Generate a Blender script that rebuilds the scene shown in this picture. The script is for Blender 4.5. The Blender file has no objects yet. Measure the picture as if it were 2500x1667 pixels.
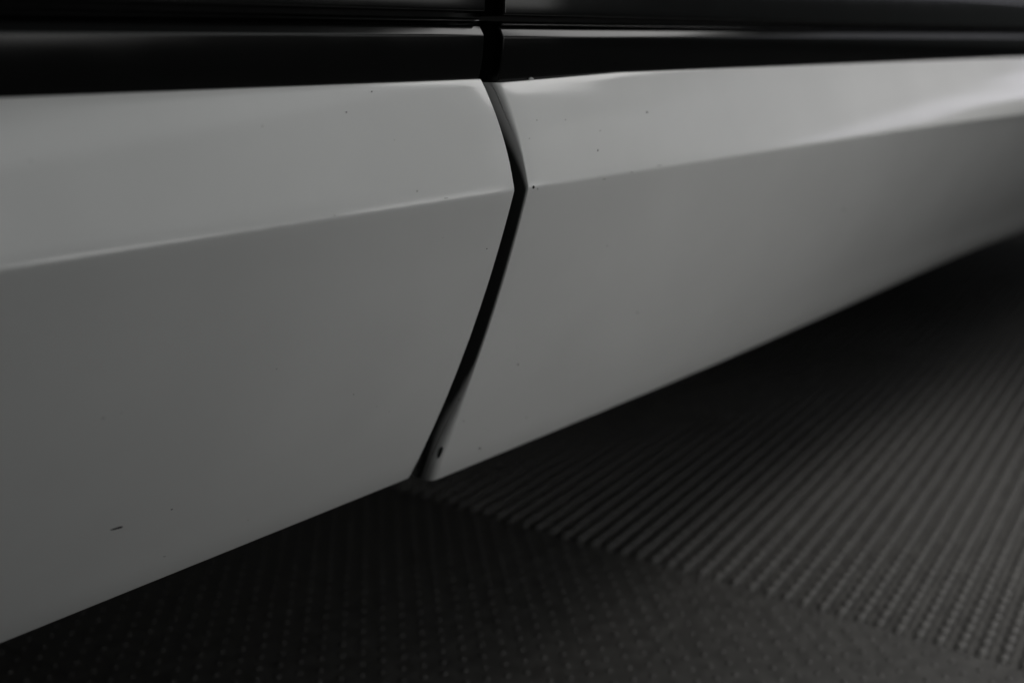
import bpy, bmesh, math, random
from mathutils import Vector
random.seed(4)
C = bpy.context.scene.collection
S = bpy.context.scene

# ---------------------------------------------------------------- camera
# world: X runs along the car side, Y points into the car, floor is z = 0
EYE = 0.45
F_PX, W_PX = 2590.0, 2500.0
PITCH = math.atan(738 / F_PX)
YAW = math.radians(41.705)
cam_d = bpy.data.cameras.new("camera")
cam = bpy.data.objects.new("camera", cam_d); C.objects.link(cam)
cam.location = (0, 0, EYE)
cam.rotation_euler = (math.pi / 2 - PITCH, 0, YAW - math.pi / 2)
cam_d.sensor_width = 36.0
cam_d.lens = 36.0 * F_PX / W_PX
cam_d.clip_start = 0.01; cam_d.clip_end = 60
cam_d.dof.use_dof = True
cam_d.dof.focus_distance = 0.66
cam_d.dof.aperture_fstop = 3.6
cam_d.dof.aperture_blades = 7
S.camera = cam

# ---------------------------------------------------------------- world and lamps
S.view_settings.view_transform = 'Standard'; S.view_settings.look = 'None'
S.view_settings.exposure = 0.0; S.view_settings.gamma = 1.0
wd = bpy.data.worlds.new("World"); S.world = wd; wd.use_nodes = True
bg = wd.node_tree.nodes['Background']
bg.inputs[0].default_value = (0.94, 1.0, 0.995, 1); bg.inputs[1].default_value = 0.040

def lamp(name, loc, target, sx, sy, power, col, spread=180):
    d = bpy.data.lights.new(name, 'AREA'); d.shape = 'RECTANGLE'; d.size = sx; d.size_y = sy
    d.energy = power; d.color = col; d.spread = math.radians(spread)
    o = bpy.data.objects.new(name, d); C.objects.link(o); o.location = loc
    v = Vector(target) - Vector(loc)
    o.rotation_euler = v.to_track_quat('-Z', 'Y').to_euler()
    return o
lamp("ceiling_panel", (0.6, 0.5, 2.8), (0.7, 0.5, 0), 1.2, 0.6, 6.0, (0.98, 1.0, 0.985))
lamp("ceiling_panel_far", (3.0, -0.2, 2.2), (1.6, 0.15, 0), 1.2, 1.0, 11.0, (1.0, 0.985, 0.97))
strip = lamp("ceiling_strip", (2.49, -1.74, 3.0), (2.49, -1.74, 0), 2.6, 0.75, 3.6, (0.97, 1.0, 1.0))
strip.rotation_euler = (0, 0, math.atan2(0.98, 1.66))
lamp("floor_fill", (1.5, -0.3, 2.2), (1.4, 0.1, -0.15), 0.6, 0.6, 2.2, (1.0, 0.975, 0.94), 40)  # added fill, brightens the floor at the right
lamp("low_fill", (2.6, -0.9, 1.2), (1.3, 0.0, -0.15), 0.5, 0.5, 0.05, (1.0, 0.985, 0.96), 70)  # weak added fill that brings out the ribs
lamp("softbox", (0.45, -2.0, 1.35), (0.9, 0.3, 0.2), 1.7, 1.5, 1.8, (0.98, 1.0, 0.99))
lamp("high_fill", (1.3, -1.3, 1.8), (0.8, 0.3, 0.2), 1.7, 1.3, 2.0, (0.98, 1.0, 0.99))  # extra unseen fill, lifts the upper panel faces
lamp("side_fill", (1.0, -0.8, 0.5), (0.80, 0.45, 0.2), 0.5, 0.5, 0.27, (1.0, 0.995, 0.975), 60)  # added fill, narrow spread so the left of the panels falls off
lamp("side_fill_near", (0.9, -0.9, 0.4), (0.62, 0.45, 0.2), 0.4, 0.4, 0.10, (1.0, 0.995, 0.975), 50)  # second added side fill, for the middle of the lower faces
lamp("side_fill_far", (1.8, -0.9, 0.6), (1.2, 0.45, 0.2), 0.5, 0.5, 0.36, (1.0, 0.995, 0.975), 80)  # added side fill for the far panel
lamp("broad_fill", (0.3, -3.0, 1.2), (0.5, 0.4, 0.35), 2.2, 1.4, 2.4, (0.92, 1.0, 1.0))  # added broad fill facing the car, no real panel there
lamp("far_fill", (5.0, -0.9, 1.6), (1.5, 0.2, 0.1), 2.0, 1.3, 2.0, (0.93, 0.92, 1.0))  # added fill reflected in the far upper face, not a window
lamp("far_strip", (5.0, -0.80, 1.08), (1.5, 0.4, 0.4), 1.3, 0.22, 0.70, (0.90, 0.88, 1.0))

# ---------------------------------------------------------------- materials
def mat(name, col, rough=0.5, coat=0.0, coat_rough=0.05, spec=0.5, metallic=0.0):
    m = bpy.data.materials.new(name); m.use_nodes = True
    b = m.node_tree.nodes['Principled BSDF']
    b.inputs['Base Color'].default_value = (*col, 1); b.inputs['Roughness'].default_value = rough
    b.inputs['Coat Weight'].default_value = coat; b.inputs['Coat Roughness'].default_value = coat_rough
    b.inputs['Specular IOR Level'].default_value = spec; b.inputs['Metallic'].default_value = metallic
    return m, m.node_tree, b

def paint():
    m, t, b = mat("light_grey_car_paint", (0.74, 0.74, 0.735), 0.45, 1.0, 0.11)
    N, L = t.nodes, t.links
    tc = N.new('ShaderNodeTexCoord')
    # faint cloudiness and fine dust specks that belong to the paint itself
    n1 = N.new('ShaderNodeTexNoise'); n1.inputs['Scale'].default_value = 9; n1.inputs['Detail'].default_value = 4
    L.new(tc.outputs['Object'], n1.inputs['Vector'])
    v = N.new('ShaderNodeTexVoronoi'); v.inputs['Scale'].default_value = 62
    L.new(tc.outputs['Object'], v.inputs['Vector'])
    sep = N.new('ShaderNodeSeparateColor'); L.new(v.outputs['Color'], sep.inputs[0])
    th = N.new('ShaderNodeMath'); th.operation = 'GREATER_THAN'; th.inputs[1].default_value = 0.88
    L.new(sep.outputs[0], th.inputs[0])
    dm = N.new('ShaderNodeMapRange'); dm.inputs[1].default_value = 0.012; dm.inputs[2].default_value = 0.055
    dm.inputs[3].default_value = 0.30; dm.inputs[4].default_value = 0.0
    L.new(v.outputs['Distance'], dm.inputs[0])
    mul = N.new('ShaderNodeMath'); mul.operation = 'MULTIPLY'
    L.new(th.outputs[0], mul.inputs[0]); L.new(dm.outputs[0], mul.inputs[1])
    r1 = N.new('ShaderNodeMapRange'); r1.inputs[1].default_value = 0.3; r1.inputs[2].default_value = 0.7
    r1.inputs[3].default_value = 0.96; r1.inputs[4].default_value = 1.03
    L.new(n1.outputs[0], r1.inputs[0])
    sub = N.new('ShaderNodeMath'); sub.operation = 'SUBTRACT'
    L.new(r1.outputs[0], sub.inputs[0]); L.new(mul.outputs[0], sub.inputs[1])
    mx = N.new('ShaderNodeVectorMath'); mx.operation = 'SCALE'; mx.inputs[0].default_value = (0.74, 0.74, 0.735)
    L.new(sub.outputs[0], mx.inputs['Scale'])
    at = N.new('ShaderNodeAttribute'); at.attribute_name = "gap_shade"  # shade inside the panel gap, put into the paint colour
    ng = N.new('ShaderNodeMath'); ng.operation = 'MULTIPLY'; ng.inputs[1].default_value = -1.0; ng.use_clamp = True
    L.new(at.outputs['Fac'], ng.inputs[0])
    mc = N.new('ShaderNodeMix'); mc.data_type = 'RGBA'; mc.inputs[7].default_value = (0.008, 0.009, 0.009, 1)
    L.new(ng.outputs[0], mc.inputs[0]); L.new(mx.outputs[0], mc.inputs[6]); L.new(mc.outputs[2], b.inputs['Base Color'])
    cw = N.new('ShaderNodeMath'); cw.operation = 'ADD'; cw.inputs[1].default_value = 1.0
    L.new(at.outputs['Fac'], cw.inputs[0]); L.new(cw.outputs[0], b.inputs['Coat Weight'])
    # very slight orange peel and waviness under the clear coat
    n2 = N.new('ShaderNodeTexNoise'); n2.inputs['Scale'].default_value = 420; n2.inputs['Detail'].default_value = 2
    L.new(tc.outputs['Object'], n2.inputs['Vector'])
    bp = N.new('ShaderNodeBump'); bp.inputs['Strength'].default_value = 0.05; bp.inputs['Distance'].default_value = 0.0004
    L.new(n2.outputs[0], bp.inputs['Height']); L.new(bp.outputs[0], b.inputs['Normal'])
    L.new(bp.outputs[0], b.inputs['Coat Normal'])
    return m
PAINT = paint()

def gloss_black():
    m, t, b = mat("gloss_black_trim", (0.0042, 0.0044, 0.0044), 0.16, 0.0, 0.12, 0.42)
    N, L = t.nodes, t.links
    tc = N.new('ShaderNodeTexCoord')
    n = N.new('ShaderNodeTexNoise'); n.inputs['Scale'].default_value = 30; n.inputs['Detail'].default_value = 6
    L.new(tc.outputs['Object'], n.inputs['Vector'])
    r = N.new('ShaderNodeMapRange'); r.inputs[1].default_value = 0.35; r.inputs[2].default_value = 0.7
    r.inputs[3].default_value = 0.14; r.inputs[4].default_value = 0.17
    L.new(n.outputs[0], r.inputs[0]); L.new(r.outputs[0], b.inputs['Roughness'])
    return m
BLACK = gloss_black()
CHIP, _, _ = mat("bare_chip", (0.012, 0.012, 0.012), 0.8)
SEAL, _, _ = mat("dark_rubber_seal", (0.008, 0.008, 0.008), 0.7)
UNDER, _, _ = mat("underbody_plastic", (0.012, 0.012, 0.012), 0.8)

def floor_mat(name, k):
    m, t, b = mat(name, (0.055, 0.054, 0.052), 0.5)
    N, L = t.nodes, t.links
    tc = N.new('ShaderNodeNewGeometry')
    n = N.new('ShaderNodeTexNoise'); n.inputs['Scale'].default_value = 60; n.inputs['Detail'].default_value = 5
    L.new(tc.outputs['Position'], n.inputs['Vector'])
    cr = N.new('ShaderNodeValToRGB')
    cr.color_ramp.elements[0].position = 0.35; cr.color_ramp.elements[0].color = (0.055*k, 0.053*k, 0.051*k, 1)
    cr.color_ramp.elements[1].position = 0.70; cr.color_ramp.elements[1].color = (0.090*k, 0.088*k, 0.084*k, 1)
    L.new(n.outputs[0], cr.inputs[0]); L.new(cr.outputs[0], b.inputs['Base Color'])
    r = N.new('ShaderNodeMapRange'); r.inputs[3].default_value = 0.36; r.inputs[4].default_value = 0.6
    L.new(n.outputs[0], r.inputs[0]); L.new(r.outputs[0], b.inputs['Roughness'])
    return m
FLOOR = floor_mat("dark_ribbed_plastic", 0.80)
STUDM = floor_mat("darker_studded_rubber", 0.70)
SLOT, _, _ = mat("tile_slot_bottom", (0.02, 0.02, 0.02), 0.8)

# ---------------------------------------------------------------- helpers
def mesh(name, verts, faces, m, parent=None, smooth=True, sharp=None):
    me = bpy.data.meshes.new(name); me.from_pydata(verts, [], faces); me.materials.append(m)
    bm = bmesh.new(); bm.from_mesh(me); bmesh.ops.recalc_face_normals(bm, faces=bm.faces); bm.to_mesh(me); bm.free()
    if smooth:
        for p in me.polygons: p.use_smooth = True
        if sharp: me.set_sharp_from_angle(angle=math.radians(sharp))
    me.update()
    o = bpy.data.objects.new(name, me); C.objects.link(o)
    if parent: o.parent = parent
    return o

def round_corners(pts, radii, seg=5):
    """polyline with quadratic rounding at each inner corner"""
    out = [pts[0]]
    for i in range(1, len(pts) - 1):
        a, p, c = (Vector(q) for q in (pts[i-1], pts[i], pts[i+1]))
        r = radii.get(i, 0)
        if r <= 0: out.append(tuple(p)); continue
        r = min(r, (a-p).length * .48, (c-p).length * .48)
        s = p + (a-p).normalized() * r; e = p + (c-p).normalized() * r
        for k in range(seg + 1):
            u = k / seg
            out.append(tuple(s * (1-u)**2 + p * 2*u*(1-u) + e * u*u))
    out.append(pts[-1])
    return out

def smoothstep(a, b, x):
    u = min(1, max(0, (x-a)/(b-a))); return u*u*(3-2*u)

def interp(tab, x):
    if x <= tab[0][0]: return tab[0][1]
    for (a, u), (b, v) in zip(tab, tab[1:]):
        if x <= b: return u + (v-u) * (x-a) / (b-a)
    return tab[-1][1]

def skin(name, xs, prof_fn, m, parent, left_end=None, right_end=None, sharp=None, deep=None):
    """sheet with a profile (y, z) at every x; an end = (radius, depth, corner_fn) turns the sheet
    round a soft radius and back into the car, as a folded panel edge does"""
    fade = []
    cols = []                      # each: list of points
    def col(x, dy=0.0, shift=None):
        pr = prof_fn(x)
        return [(x + (shift(j, y, z, len(pr)) if shift else 0), y + dy, z) for j, (y, z) in enumerate(pr)]
    if left_end:
        r, depth, cf = left_end[:3]; x0 = xs[0]
        rf = left_end[3] if len(left_end) > 3 else (lambda z: r)
        sf = left_end[4] if len(left_end) > 4 else (lambda z: 0.0)
        def ecol(kx, ky, extra=0.0):
            pr = prof_fn(x0)
            return [(x0 + sf(z) + rf(z)*kx + (cf(j, y, z, len(pr)) if cf else 0), y + rf(z)*ky + extra*(1 - 0.68*smoothstep(0.19, 0.14, z) if deep else 1), z)
                    for j, (y, z) in enumerate(pr)]
        for e_ in (1, .75, .55, .42, .32, .24, .17, .11, .06, .03): cols.append(ecol(0, 1, depth*e_)); fade.append(depth*e_)
        cols.append(ecol(0, 1.3))
        for k in range(6, 0, -1):
            a = math.pi/2 * k / 6
            cols.append(ecol(1-math.sin(a), 1-math.cos(a)))
        cols.append(ecol(1, 0))
        if len(left_end) > 3: r = 0.0055
        xs = [x for x in xs if x > x0 + r * 1.4]
    if right_end:
        x1 = xs[-1]; r, depth, cf = right_end
        xs = [x for x in xs if x < x1 - r * 1.4]
    for x in xs: cols.append(col(x))
    if right_end:
        cols.append(col(x1 - r, 0, cf))
        for k in range(1, 7):
            a = math.pi/2 * k / 6
            cols.append(col(x1 - r*(1-math.sin(a)), r*(1-math.cos(a)), cf))
        cols.append(col(x1, r * 1.6, cf))
        cols.append(col(x1, depth, cf))
    n = len(cols[0]); V = [p for c in cols for p in c]; Fc = []
    for i in range(len(cols)-1):
        for j in range(n-1):
            Fc.append((i*n+j, i*n+j+1, (i+1)*n+j+1, (i+1)*n+j))
    o = mesh(name, V, Fc, m, parent, True, sharp)
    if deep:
        at = o.data.attributes.new("gap_shade", 'FLOAT', 'POINT')  # painted gap shade per vertex, darker deeper into the fold
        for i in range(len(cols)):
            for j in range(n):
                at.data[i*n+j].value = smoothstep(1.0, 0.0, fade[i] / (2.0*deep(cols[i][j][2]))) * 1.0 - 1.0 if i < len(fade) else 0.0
    return o

def lin(a, b, n): return [a + (b-a)*i/n for i in range(n+1)]

# ---------------------------------------------------------------- the car side
car = bpy.data.objects.new("parked_car", None); C.objects.link(car)
car['label'] = "parked car with pale grey creased sill panels below glossy black lower door trim"
car['category'] = "car"

XL = 0.5077            # where the near panel ends
XR = 0.5205            # where the far panel begins

# --- cladding profile: top shelf, top edge, upper face, crease, lower face, bottom edge, return
def lower_near(z): u = 0.3570 - z; return 0.4498 + 0.3249*u + 0.6287*u*u
def lower_far(z): u = 0.3572 - z; return 0.4495 + 0.3068*u + 0.538*u*u
def upper_y(z, y0=0.4498): v = z - 0.3570; return y0 + 0.303*v + 1.7*v*v
LZ = [0.345, 0.325, 0.300, 0.275, 0.250, 0.225, 0.200, 0.175, 0.150]
UZ = [0.4160, 0.4060, 0.3940, 0.3820, 0.3700]
def prof_near(x):
    pts = [(0.500, 0.4215), (upper_y(0.4256), 0.4256)] + [(upper_y(z), z) for z in UZ] + [(0.4498, 0.3570)] + [(lower_near(z), z) for z in LZ] + [(0.5573, 0.1278), (0.600, 0.1300)]
    rad = {i: 0.006 for i in range(2, 17)}; rad.update({1: 0.0010, 7: 0.0017, 17: 0.0016})
    return round_corners(pts, rad, 3)

SAG = [(0.5, 0.0), (0.95, -0.0014), (1.18, 0.0), (1.35, 0.0018), (1.49, 0.0036), (1.62, 0.0052), (1.76, 0.0052), (1.95, 0.0025), (2.2, -0.002), (2.6, -0.006)]
def prof_far(x):
    z0 = interp(SAG, x)
    s = smoothstep(0.70, 1.7, x); g = smoothstep(1.2, 1.6, x)
    cr = (0.4495, 0.3572 - 0.0030*g)
    top = 0.0035*min(1, max(0, (x - 0.525)/0.13))
    pts = [(0.500, 0.4180 + top), (upper_y(0.4228) + .0008, 0.4228 + top)] + [(upper_y(z, 0.4495) - 0.002*smoothstep(.395, .37, z)*g, z) for z in UZ] + [cr]
    pts += [(lower_far(z) - 0.002*s*smoothstep(.18, .15, z), z + (z0*.6 + 0.003*s)*smoothstep(.25, .15, z)) for z in LZ] + [(0.5518, 0.1205 + z0), (0.610, 0.1245 + z0)]
    rad = {i: 0.006 for i in range(2, 17)}; rad.update({1: 0.0009, 7: 0.0019, 17: 0.0012 + 0.013*s})
    return round_corners(pts, rad, 3)

def cut(z):                       # the panel edges bow slightly along the upper face
    t = min(1, max(0, (z - 0.357) / 0.0686)); return 0.0023*4*t*(1-t)
def corner_near(j, y, z, n):      # rounded outline of the panel corner
    d = 0.0
    top = 0.4256
    r = 0.0018
    if z > top - r:
        u = min(1, (z - (top - r)) / r); d -= r * (1 - math.sqrt(max(0, 1 - u*u)))
    if z < 0.1300 : d -= 0.0006
    return d + cut(z)
def corner_far(j, y, z, n):
    d = 0.0
    # slightly wider gap below the crease
    top = 0.4236; r = 0.0020
    if z > top - r:
        u = min(1, (z - (top - r)) / r); d += r * (1 - math.sqrt(max(0, 1 - u*u)))
    r = 0.006; bot = 0.1210
    if z < bot + r:
        u = min(1, ((bot + r) - z) / r); d += 0.0030 * (1 - math.sqrt(max(0, 1 - u*u)))
    return d + cut(z)
def edge_radius(z):               # the fold is soft at both ends of the panel edge, tight between
    return 0.0008 + 0.0035*smoothstep(0.365, 0.415, z) + 0.0060*smoothstep(0.235, 0.145, z)
def edge_shift(z): return 0.0014*smoothstep(0.19, 0.13, z)

def gap_shade_depth(z):               # how deep into the gap before the painted-in shade goes black
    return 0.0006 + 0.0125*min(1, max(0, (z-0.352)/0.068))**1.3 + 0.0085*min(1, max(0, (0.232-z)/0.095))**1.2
near = skin("sill_panel", lin(-0.55, XL, 60), prof_near, PAINT, car, right_end=(0.0010, 0.022, corner_near))
near['label'] = "near pale grey sill panel with a small dark scratch low down"
far = skin("sill_panel", lin(XR, 0.9, 50) + lin(0.91, 3.2, 90), prof_far, PAINT, car, left_end=(0.0017, 0.026, corner_far, edge_radius, edge_shift), deep=gap_shade_depth)
far['label'] = "far pale grey sill panel beyond the gap with chipped edge"

# --- black door trim: a flat lower face, a narrow bright chamfer, a groove and the door above it
def trim_prof(k):
    def f(x):
        dz = -0.0011 * k
        pts = [(0.4990, 0.4090), (0.4845, 0.4120), (0.4793, 0.4270), (0.4768, 0.4400), (0.4757, 0.4518 + dz),
               (0.4762, 0.4529 + dz), (0.4796, 0.4581 + dz*.3), (0.4870, 0.4585 + dz*.3)]
        return round_corners(pts, {1: 0.004, 2: 0.006, 4: 0.0003, 5: 0.0003, 6: 0.0007}, 4)
    return f
def lip_prof(k):
    def f(x):
        dz = -0.0020 * k
        pts = [(0.4900, 0.4592 + dz*.5), (0.4785, 0.4600 + dz), (0.4766, 0.4608 + dz), (0.4780, 0.4622 + dz), (0.4900, 0.4632 + dz)]
        return round_corners(pts, {1: 0.0006, 2: 0.0006, 3: 0.0006}, 3)
    return f
def door_prof(k):
    def f(x):
        dz = -0.0018 * k
        pts = [(0.4980, 0.4665 + dz), (0.4770, 0.4658 + dz), (0.4746, 0.4668 + dz), (0.4742, 0.4800), (0.4755, 0.4955), (0.4800, 0.5020), (0.4835, 0.543), (0.5000, 0.700), (0.5300, 0.860)]
        return round_corners(pts, {1: 0.0012, 2: 0.0012, 4: 0.002, 5: 0.006}, 4)
    return f
def trim_corner_near(j, y, z, n): return -0.0016 * smoothstep(0.436, 0.420, z)
def trim_corner_far(j, y, z, n): return 0.0
XA, XB = 0.5077, 0.5252
for nm, fn, e, ce in (("door_lower_trim", trim_prof, 0.0008, 1), ("door_seal_lip", lip_prof, 0.0004, 0), ("door", door_prof, 0.0010, 0)):
    a = skin(nm, lin(-0.6, XA - (0.003 if nm == "door_seal_lip" else 0), 24), fn(0), BLACK, car,
             right_end=(e, 0.020, trim_corner_near if ce else None), sharp=40)
    b = skin(nm, lin(XB, 3.2, 40), fn(1), BLACK, car, left_end=(e*1.6, 0.020, None), sharp=40)

# --- what stands behind the gap and the groove, and the dark underbody
def box(name, x0, x1, y0, y1, z0, z1, m, parent):
    v = [(x, y, z) for x in (x0, x1) for y in (y0, y1) for z in (z0, z1)]
    f = [(0,1,3,2), (4,6,7,5), (0,4,5,1), (2,3,7,6), (0,2,6,4), (1,5,7,3)]
    return mesh(name, v, f, m, parent, False)
box("inner_sill", -0.6, 3.2, 0.5020, 0.560, 0.395, 0.62, SEAL, car)
V = []; 
pr = [(0.502, 0.395), (0.475+0.03, 0.36), (0.515, 0.32), (0.545, 0.25), (0.590, 0.150), (0.62, 0.150), (0.62, 0.395)]
V = [(x, y, z) for x in (-0.6, 3.2) for y, z in pr]; n = len(pr)
mesh("sill_core", V, [(i, (i+1) % n, n + (i+1) % n, n + i) for i in range(n)] + [tuple(range(n)), tuple(range(2*n-1, n-1, -1))], SEAL, car, False)
box("underbody", -0.8, 3.4, 0.6205, 2.1, 0.152, 0.30, UNDER, car)
box("cabin_body", -0.8, 3.4, 0.5605, 2.1, 0.3005, 0.95, UNDER, car)

# --- paint chips: thin irregular flakes lying on the panels
CAMV = Vector((0, 0, EYE))
def pix_ray(px, py):
    x = (px - 1250) / F_PX; y = -(py - 833.5) / F_PX
    f = Vector((math.cos(YAW), math.sin(YAW), 0)); r = Vector((math.sin(YAW), -math.cos(YAW), 0)); u = Vector((0, 0, 1))
    fw = f*math.cos(PITCH) - u*math.sin(PITCH); up = f*math.sin(PITCH) + u*math.cos(PITCH)
    return (fw + r*x + up*y).normalized()
def tree(o):
    from mathutils.bvhtree import BVHTree
    return BVHTree.FromPolygons([v.co for v in o.data.vertices], [p.vertices for p in o.data.polygons])
TR = {near.name: tree(near), far.name: tree(far)}
def chip(panel, outline, lift=0.00025, m=CHIP):
    pts = []
    for px, py in outline:
        loc, nrm, i, d = TR[panel.name].ray_cast(CAMV, pix_ray(px, py))
        if loc is None: return
        if nrm.dot(CAMV - loc) < 0: nrm = -nrm
        pts.append(loc + nrm * lift)
    n = len(pts)
    loc, nrm, i, d = TR[panel.name].ray_cast(CAMV, pix_ray(sum(p[0] for p in outline)/n, sum(p[1] for p in outline)/n))
    if nrm.dot(CAMV - loc) < 0: nrm = -nrm
    c = loc + nrm * lift * 1.6
    o = mesh("paint_chip", [tuple(p) for p in pts] + [tuple(c)], [(i, (i+1) % n, n) for i in range(n)], m, panel, False)
    return o
def blob(px, py, rx, ry, ang=0, n=9):
    a = math.radians(ang); o = []
    for k in range(n):
        t = 2*math.pi*k/n; q = random.uniform(.75, 1.15)
        x, y = rx*q*math.cos(t), ry*q*math.sin(t)
        o.append((px + x*math.cos(a) - y*math.sin(a), py + x*math.sin(a) + y*math.cos(a)))
    return o
chip(near, [(268, 1292), (276, 1289), (283, 1287), (291, 1284), (298, 1283), (300, 1285), (295, 1288), (287, 1290), (279, 1292), (270, 1293)])
for px, py, rx, ry, a in [(419, 1242.5, 3.2, 1.4, -15), (907, 225, 1.9, 1.9, 0), (845, 275, 2.0, 2.0, 0), (1188, 607, 1.8, 1.5, 0)]:
    chip(near, blob(px, py, rx, ry, a))
chip(far, [(1079, 1089), (1082, 1093), (1080, 1101), (1076, 1110), (1071, 1118), (1068, 1116), (1068, 1108), (1071, 1098), (1075, 1092)])
for px, py, rx, ry, a in [(1302, 457, 3.0, 4.0, 20), (1264, 889, 2.4, 2.0, 0), (1579, 275, 2.2, 2.6, 0), (1171, 1094, 3, 2.2, 0), (1459, 368, 1.6, 2.6, 15)]:
    chip(far, blob(px, py, rx, ry, a))
FAINT, _, _ = mat("faint_mark", (0.45, 0.45, 0.445), 0.6)
for px, py, rx, ry, a in [(252, 1020, 6, 1.8, -5), (296, 1006, 3, 1.5, 0), (640, 309, 3, 2, -30), (401, 1357, 4, 2, 0), (1088, 484, 6, 1.6, -8), (816, 526, 2.5, 2, 0), (675, 900, 2, 2, 0), (1018, 467, 2, 3, 0), (863, 962, 2, 2, 0)]:
    chip(near, blob(px, py, rx, ry, a), m=FAINT)
for px, py, rx, ry, a in [(1542, 421, 4, 1.6, -10), (1475, 437, 5, 1.6, -10), (1610, 404, 8, 1.3, -8), (1310, 294, 2, 2, 0), (1292, 339, 1.6, 2, 0), (1556, 763, 4, 3, 0), (1132, 1027, 3, 2, 0), (1482, 600, 2, 2, 0), (1380, 293, 1.5, 2.5, 0), (1465, 320, 2, 2, 0), (1285, 1018, 3, 2, 0), (2060, 513, 5, 3, 0), (1312, 461, 2, 3, 0)]:
    chip(far, blob(px, py, rx, ry, a), m=FAINT)
# grit caught on the top edge of the far panel
g = bmesh.new(); bmesh.ops.create_icosphere(g, subdivisions=2, radius=0.0011)
for v in g.verts: v.co = Vector((v.co.x*2.4, v.co.y, v.co.z)) + Vector((random.uniform(-.0001, .0001),)*3)
me = bpy.data.meshes.new("grit"); g.to_mesh(me); g.free(); me.materials.append(FAINT)
go = bpy.data.objects.new("grit", me); C.objects.link(go); go.parent = far
go.location = (0.5575, 0.4795, 0.4240)

# ---------------------------------------------------------------- the tiled floor
TH = math.radians(8.24)
TILE, NR = 0.5333, 26
PITCH_R = TILE / NR
FLOOR_Z = -0.15
S0, T0 = 1.0493, 0.0747
Q = PITCH_R / 0.0154          # rib size against a 15 mm pitch
fl = bpy.data.objects.new("floor", None); C.objects.link(fl)
fl['kind'] = 'structure'; fl['label'] = "dark plastic garage floor of ribbed interlocking tiles"
fl.rotation_euler = (0, 0, TH); fl.location = (0, 0, FLOOR_Z)

def rib_data(u):
    """one rib one tile long: rounded bar with a round end and a nub on every pitch"""
    w = PITCH_R * 0.58 / 2
    V, Fc = [], []
    L = TILE / 2
    sec = [(-1, -0.0062), (-0.96, -0.0030), (-0.70, -0.0009), (-0.3, -0.0001), (0.3, -0.0001), (0.70, -0.0009), (0.96, -0.0030), (1, -0.0062)]
    for x, sc in [(-L+.0006, .45), (-L+.0018, .85), (-L+.0040, 1), (L-.0040, 1), (L-.0018, .85), (L-.0006, .45)]:
        for y, z in sec: V.append((x, y*w*sc, z*Q if sc == 1 else (z - (1-sc)*.0012)*Q))
    n = len(sec)
    for i in range(5):
        for j in range(n-1): Fc.append((i*n+j, i*n+j+1, (i+1)*n+j+1, (i+1)*n+j))
    Fc.append(tuple(range(n))); Fc.append(tuple(range(len(V)-1, len(V)-n-1, -1)))
    for k in range(NR): nub(V, Fc, -TILE/2 + (k + .5) * PITCH_R, 0, -0.0008, 0.0054*Q)
    return V, Fc
def nub(V, Fc, x, y, z0, r, m=8):
    b0 = len(V)
    for q, z in ((1.0, 0.0), (0.84, 0.30), (0.48, 0.50)):
        for e in range(m):
            a = 2*math.pi*e/m; V.append((x + r*q*math.cos(a), y + r*q*math.sin(a), z0 + z*r))
    V.append((x, y, z0 + 0.56*r))
    for lv in range(2):
        for e in range(m):
            Fc.append((b0+lv*m+e, b0+lv*m+(e+1) % m, b0+(lv+1)*m+(e+1) % m, b0+(lv+1)*m+e))
    for e in range(m): Fc.append((b0+2*m+e, b0+2*m+(e+1) % m, b0+3*m))
def datablock(name, V, Fc, m, smooth):
    o = mesh(name, V, Fc, m, None, smooth, 50); d = o.data; bpy.data.objects.remove(o); return d
RV, RF = rib_data(0)
RIB = datablock("rib", RV, RF, FLOOR, True)
def slab_verts(z0, z1):
    L = TILE/2 - 0.0004
    return ([(x, y, z) for x in (-L, L) for y in (-L, L) for z in (z0, z1)],
            [(0,1,3,2), (4,6,7,5), (0,4,5,1), (2,3,7,6), (0,2,6,4), (1,5,7,3)])
RIBBED_BASE = datablock("floor_tile", *slab_verts(-0.0150, -0.0058*Q), FLOOR, False)
STUD_BASE = datablock("floor_tile", *slab_verts(-0.0150, -0.0016), STUDM, False)
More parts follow.
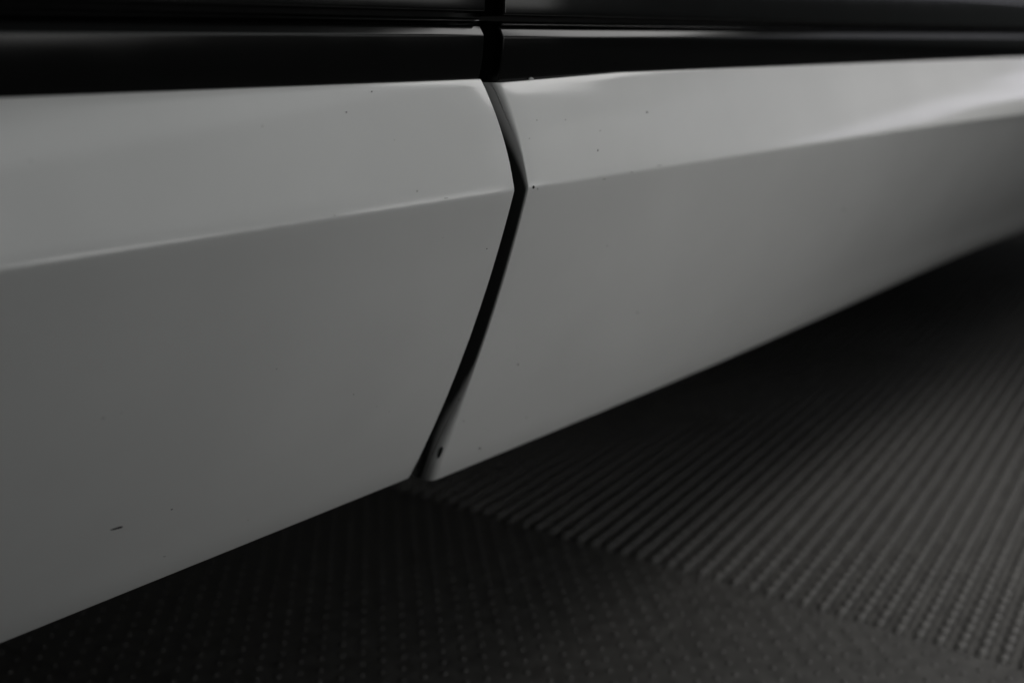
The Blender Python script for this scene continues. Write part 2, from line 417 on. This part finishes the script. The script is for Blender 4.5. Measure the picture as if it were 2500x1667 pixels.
def stud_field():
    V, Fc = [], []
    a, b = TILE / 17, TILE / 20             # staggered rows
    for r in range(40):
        y = -TILE/2 + (r + .5) * b / 2
        for c in range(17):
            x = -TILE/2 + (c + (.25 if r % 2 else .75)) * a
            nub(V, Fc, x, y, -0.0019, 0.0028*Q)
    return V, Fc
STUDS = datablock("studs", *stud_field(), STUDM, True)

cells = []
for i in range(-3, 8):
    for j in range(-5, 5):
        cs, ct = S0 + (i + .5)*TILE, T0 + (j + .5)*TILE
        X = cs*math.cos(TH) - ct*math.sin(TH); Y = cs*math.sin(TH) + ct*math.cos(TH)
        ribbed = i >= 0 and j <= 1
        cells.append((0 if (ribbed and Y < 0.75 and -1 <= j) else 1, math.hypot(X, Y), i, j, cs, ct, ribbed))
cells.sort()
SV, SF = [], []
nrib = 0
for q, (_, _, i, j, cs, ct, ribbed) in enumerate(cells):
    t = bpy.data.objects.new("floor_tile", RIBBED_BASE if ribbed else STUD_BASE); C.objects.link(t); t.parent = fl
    dz = random.uniform(-.0003, .0003)
    t.location = (cs, ct, dz)
    t['label'] = "dark ribbed floor tile" if ribbed else "dark studded floor tile"
    if not ribbed:
        o = bpy.data.objects.new("studs", STUDS); C.objects.link(o); o.parent = t; o['kind'] = 'stuff'
    elif nrib + NR <= 290:
        nrib += NR
        for k in range(NR):
            o = bpy.data.objects.new("rib", RIB); C.objects.link(o); o.parent = t
            o.location = (0, -TILE/2 + (k + .5)*PITCH_R, random.uniform(-.0001, .0001))
    else:
        for k in range(NR):
            b = len(SV); y0 = -TILE/2 + (k + .5)*PITCH_R
            for x, y, z in RV: SV.append((cs + x, ct + y + y0, z + dz))
            for f in RF: SF.append(tuple(b + v for v in f))
o = mesh("far_ribs", SV, SF, FLOOR, fl, True, 50)
o['kind'] = 'stuff'
# the slab beneath the tiles
sb = mesh("concrete_slab", [(-6, -6, FLOOR_Z - 0.022), (8, -6, FLOOR_Z - 0.022), (8, 6, FLOOR_Z - 0.022), (-6, 6, FLOOR_Z - 0.022)], [(0, 1, 2, 3)], SLOT, None, False)
sb['kind'] = 'structure'; sb['label'] = "dark concrete slab under the floor tiles"
